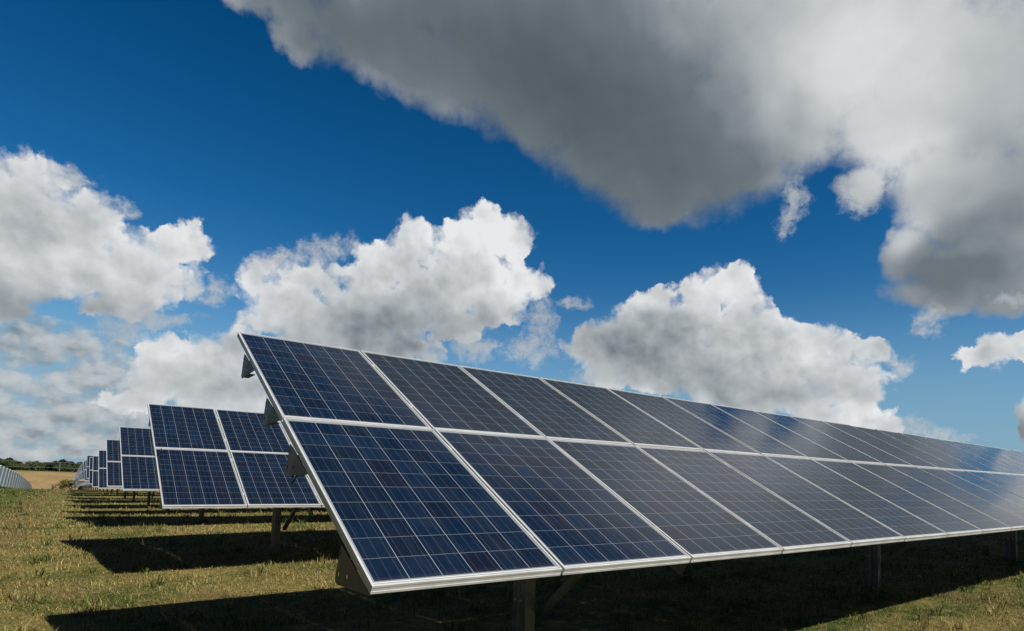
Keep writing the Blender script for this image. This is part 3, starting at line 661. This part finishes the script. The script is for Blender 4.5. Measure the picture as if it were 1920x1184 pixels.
def trunk_mesh(seed, h, r):
    rs = random.Random(seed); b = MB(); L = .06 * h
    b.tube([(0, 0, -.3), (rs.uniform(-L, L) * .3, rs.uniform(-L, L) * .3, h * .25), (rs.uniform(-L, L), rs.uniform(-L, L), h * .6)], [r, r * .75, r * .35], 7)
    for i in range(4):
        a = i * 1.6 + rs.random(); b.tube([(0, 0, h * (.2 + .07 * i)), (math.cos(a) * h * .16, math.sin(a) * h * .16, h * (.42 + .08 * i)), (math.cos(a) * h * .24, math.sin(a) * h * .24, h * (.58 + .06 * i))], [r * .4, r * .25, r * .1], 5)
    return b.mesh('trunk', [M_BARK], True)
KINDS = [(crown_mesh(i + 20, h, w, 1500, .32, LEAVES[m], bs), trunk_mesh(i, h, .22)) for i, (h, w, m, bs) in enumerate([(8.2, 7.5, 0, .05), (7.4, 8.5, 1, .02), (9.0, 6.5, 0, .08), (6.6, 7.0, 1, .0), (7.6, 8.5, 2, .04), (8.4, 9.0, 0, .03)])]
def tree(k, x, y, s, label, group='trees along the far edge of the field', sink=0):
    r = obj('tree', None, None, (x, y, gz(x, y) - sink), (0, 0, random.random() * 6.28)); r.scale = (s, s, s * random.uniform(.9, 1.1))
    tag(r, label, 'tree', group); c, tr = KINDS[k]
    obj('crown', c, r); obj('trunk', tr, r); return r
rt = random.Random(3)
vis = ['dark bushy tree at the left end of the far field edge', 'rounded olive tree above the white panel row at the left', 'mid green tree in the far hedge, left of the pale one',
       'pale green willow-like tree in the far hedge', 'broad tree right of the pale tree in the far hedge', 'dark low tree beside the distant utility pole', 'rounded tree behind the distant utility pole',
       'dull green tree just left of the end of the panel rows', 'reddish dull tree touching the end of the panel rows']
vx = -43.0
for i, lab in enumerate(vis):
    tree([4, 0, 5, 1, 0, 4, 1, 5, 2][i], vx, 622 + rt.uniform(-4, 6), rt.uniform(.84, .98), lab); vx += 6.3
for side, x in ((-1, -49.0), (1, 15.0)):
    for i in range(34):
        if side > 0 and x > 330 or side < 0 and x < -210: break
        tree(rt.randrange(6), x, 622 + rt.uniform(-6, 8) - abs(x) * .04, rt.uniform(.75, 1.0), 'tree in the hedge along the far side of the stubble field'); x += side * rt.uniform(5.5, 9.5)
# understorey of the hedge and the dark wood on the rise behind: nobody could count these
def mass(name, x0, x1, y, h, n, leaf, mat, seed, label, dpt=8):
    rs = np.random.RandomState(seed); X = x0 + rs.rand(n) * (x1 - x0)
    hh = h * (.72 + .16 * np.sin(X * .11 + seed) + .12 * np.sin(X * .31 + 2 * seed) + .08 * np.sin(X * .9))
    V = []; F = []
    Yv = y + rs.rand(n) * dpt
    for i in range(n):
        c = np.array([X[i], Yv[i], gz(X[i], y) + hh[i] * (1 - rs.rand() ** 1.6)])
        u = rs.randn(3); u /= np.linalg.norm(u); v = np.cross(u, rs.randn(3)); v /= np.linalg.norm(v); s = leaf * (.5 + rs.rand())
        b = len(V); V += [c - u * s, c + v * s, c + u * s, c - v * s]; F.append((b, b + 1, b + 2, b + 3))
    tag(obj(name, mesh(name, V, F, [mat])), label, 'woodland', kind='stuff')
mass('hedge_undergrowth', -220, 340, 628, 6.4, 26000, .6, LEAVES[0], 3, 'dense green undergrowth filling the far hedge below the tree crowns', 5)
mass('far_woodland', -330, 520, 800, 11.0, 22000, 1.1, LEAVES[2], 8, 'dark distant wood on the rise behind the hedge trees', 30)
# shrub and stump on the crest at the end of the rows
sx, sy = .62, 93.5
sh = obj('shrub', None, None, (sx - .35, sy, gz(sx, sy) - .05), (0, 0, 0)); tag(sh, 'yellowish green shrub on the crest beside the end of the panel rows', 'shrub')
M_SHRUB = leafmat('shrub_leaves', (.0559, .0602, .012, 1), (.086, .0731, .0155, 1), (.1204, .0774, .0172, 1))
obj('crown', crown_mesh(77, 1.5, 1.9, 1500, .06, M_SHRUB, .0, 9), sh); obj('trunk', trunk_mesh(77, .9, .02), sh)
st = MB(); st.tube([(0, 0, -.1), (.02, 0, .25), (-.06, .02, .55)], [.10, .09, .06], 7); st.tube([(.02, 0, .2), (.22, 0, .30), (.42, .02, .22)], [.06, .05, .02], 6)
M_STUMP, t, p = material('dark_wood'); setp(t, p, Base_Color=t.ramp(t.noise(objc(t), 12, 4, .6), [(.3, (.0129, .0103, .0077)), (.7, (.043, .0344, .0258))]), Roughness=.9)
tag(obj('tree_stump', st.mesh('tree_stump', [M_STUMP], True), None, (-1.35, 94, gz(-1.35, 94))), 'small dark stump on the crest, left of the yellowish shrub', 'stump')
# overhead line along the far hedge
M_POLE, t, p = material('weathered_pole'); setp(t, p, Base_Color=(.1118, .1204, .1118, 1), Roughness=.8)
def pole(x, label):
    y = 600; r = obj('utility_pole', None, None, (x, y, gz(x, y))); tag(r, label, 'utility pole', 'poles of the distant overhead line')
    b = MB(); b.tube([(0, 0, -.5), (0, 0, 7.6)], [.17, .12], 8); obj('pole', b.mesh('pole', [M_POLE]), r)
    b = MB(); b.box(-1.1, 1.1, -.06, .06, 7.2, 7.33); obj('crossarm', b.mesh('crossarm', [M_POLE]), r)
pxs = [-140, -60, -1.5 - 4, 60, 140]
for x in pxs: pole(x, 'thin pale utility pole standing before the far hedge trees' if abs(x) < 10 else 'utility pole of the distant overhead line, out along the hedge')
M_WIRE, t, p = material('overhead_wire'); setp(t, p, Base_Color=(.301, .3182, .3182, 1), Roughness=.4, Metallic=.4)
for k, zz in enumerate((7.4, 3.4)):
    b = MB(); pts = []
    for a, c in zip(pxs, pxs[1:]):
        for u in np.linspace(0, 1, 9, endpoint=False): pts.append((a + (c - a) * u, 599.9 - .1 * k, gz(a + (c - a) * u, 600) + zz - 1.2 * u * (1 - u)))
    b.tube(pts, .045, 4)
    tag(obj('overhead_wire', b.mesh('overhead_wire', [M_WIRE])), ['upper pale wire strung across the far hedge trees', 'lower pale wire strung across the far hedge trees'][k], 'wire')

# pale gravel strip on the crest
M_PATH, t, p = material('pale_gravel'); setp(t, p, Base_Color=t.mix(t.noise(pos(t), 3.0, 4, .6), (.30, .30, .27, 1), (.42, .41, .37, 1)), Roughness=.95)
vs = []; fs = []
for i, x in enumerate(np.linspace(-3.5, -1.5, 11)):
    for y in (93.0, 94.2, 95.4): vs.append((x, y, gz(x, y) + .03))
for i in range(10):
    for j in (0, 1): k = i * 3 + j; fs.append((k, k + 3, k + 4, k + 1))
tag(obj('path', mesh('path', vs, fs, [M_PATH])), 'narrow pale gravel strip on the crest before the stubble field', 'path', kind='structure')
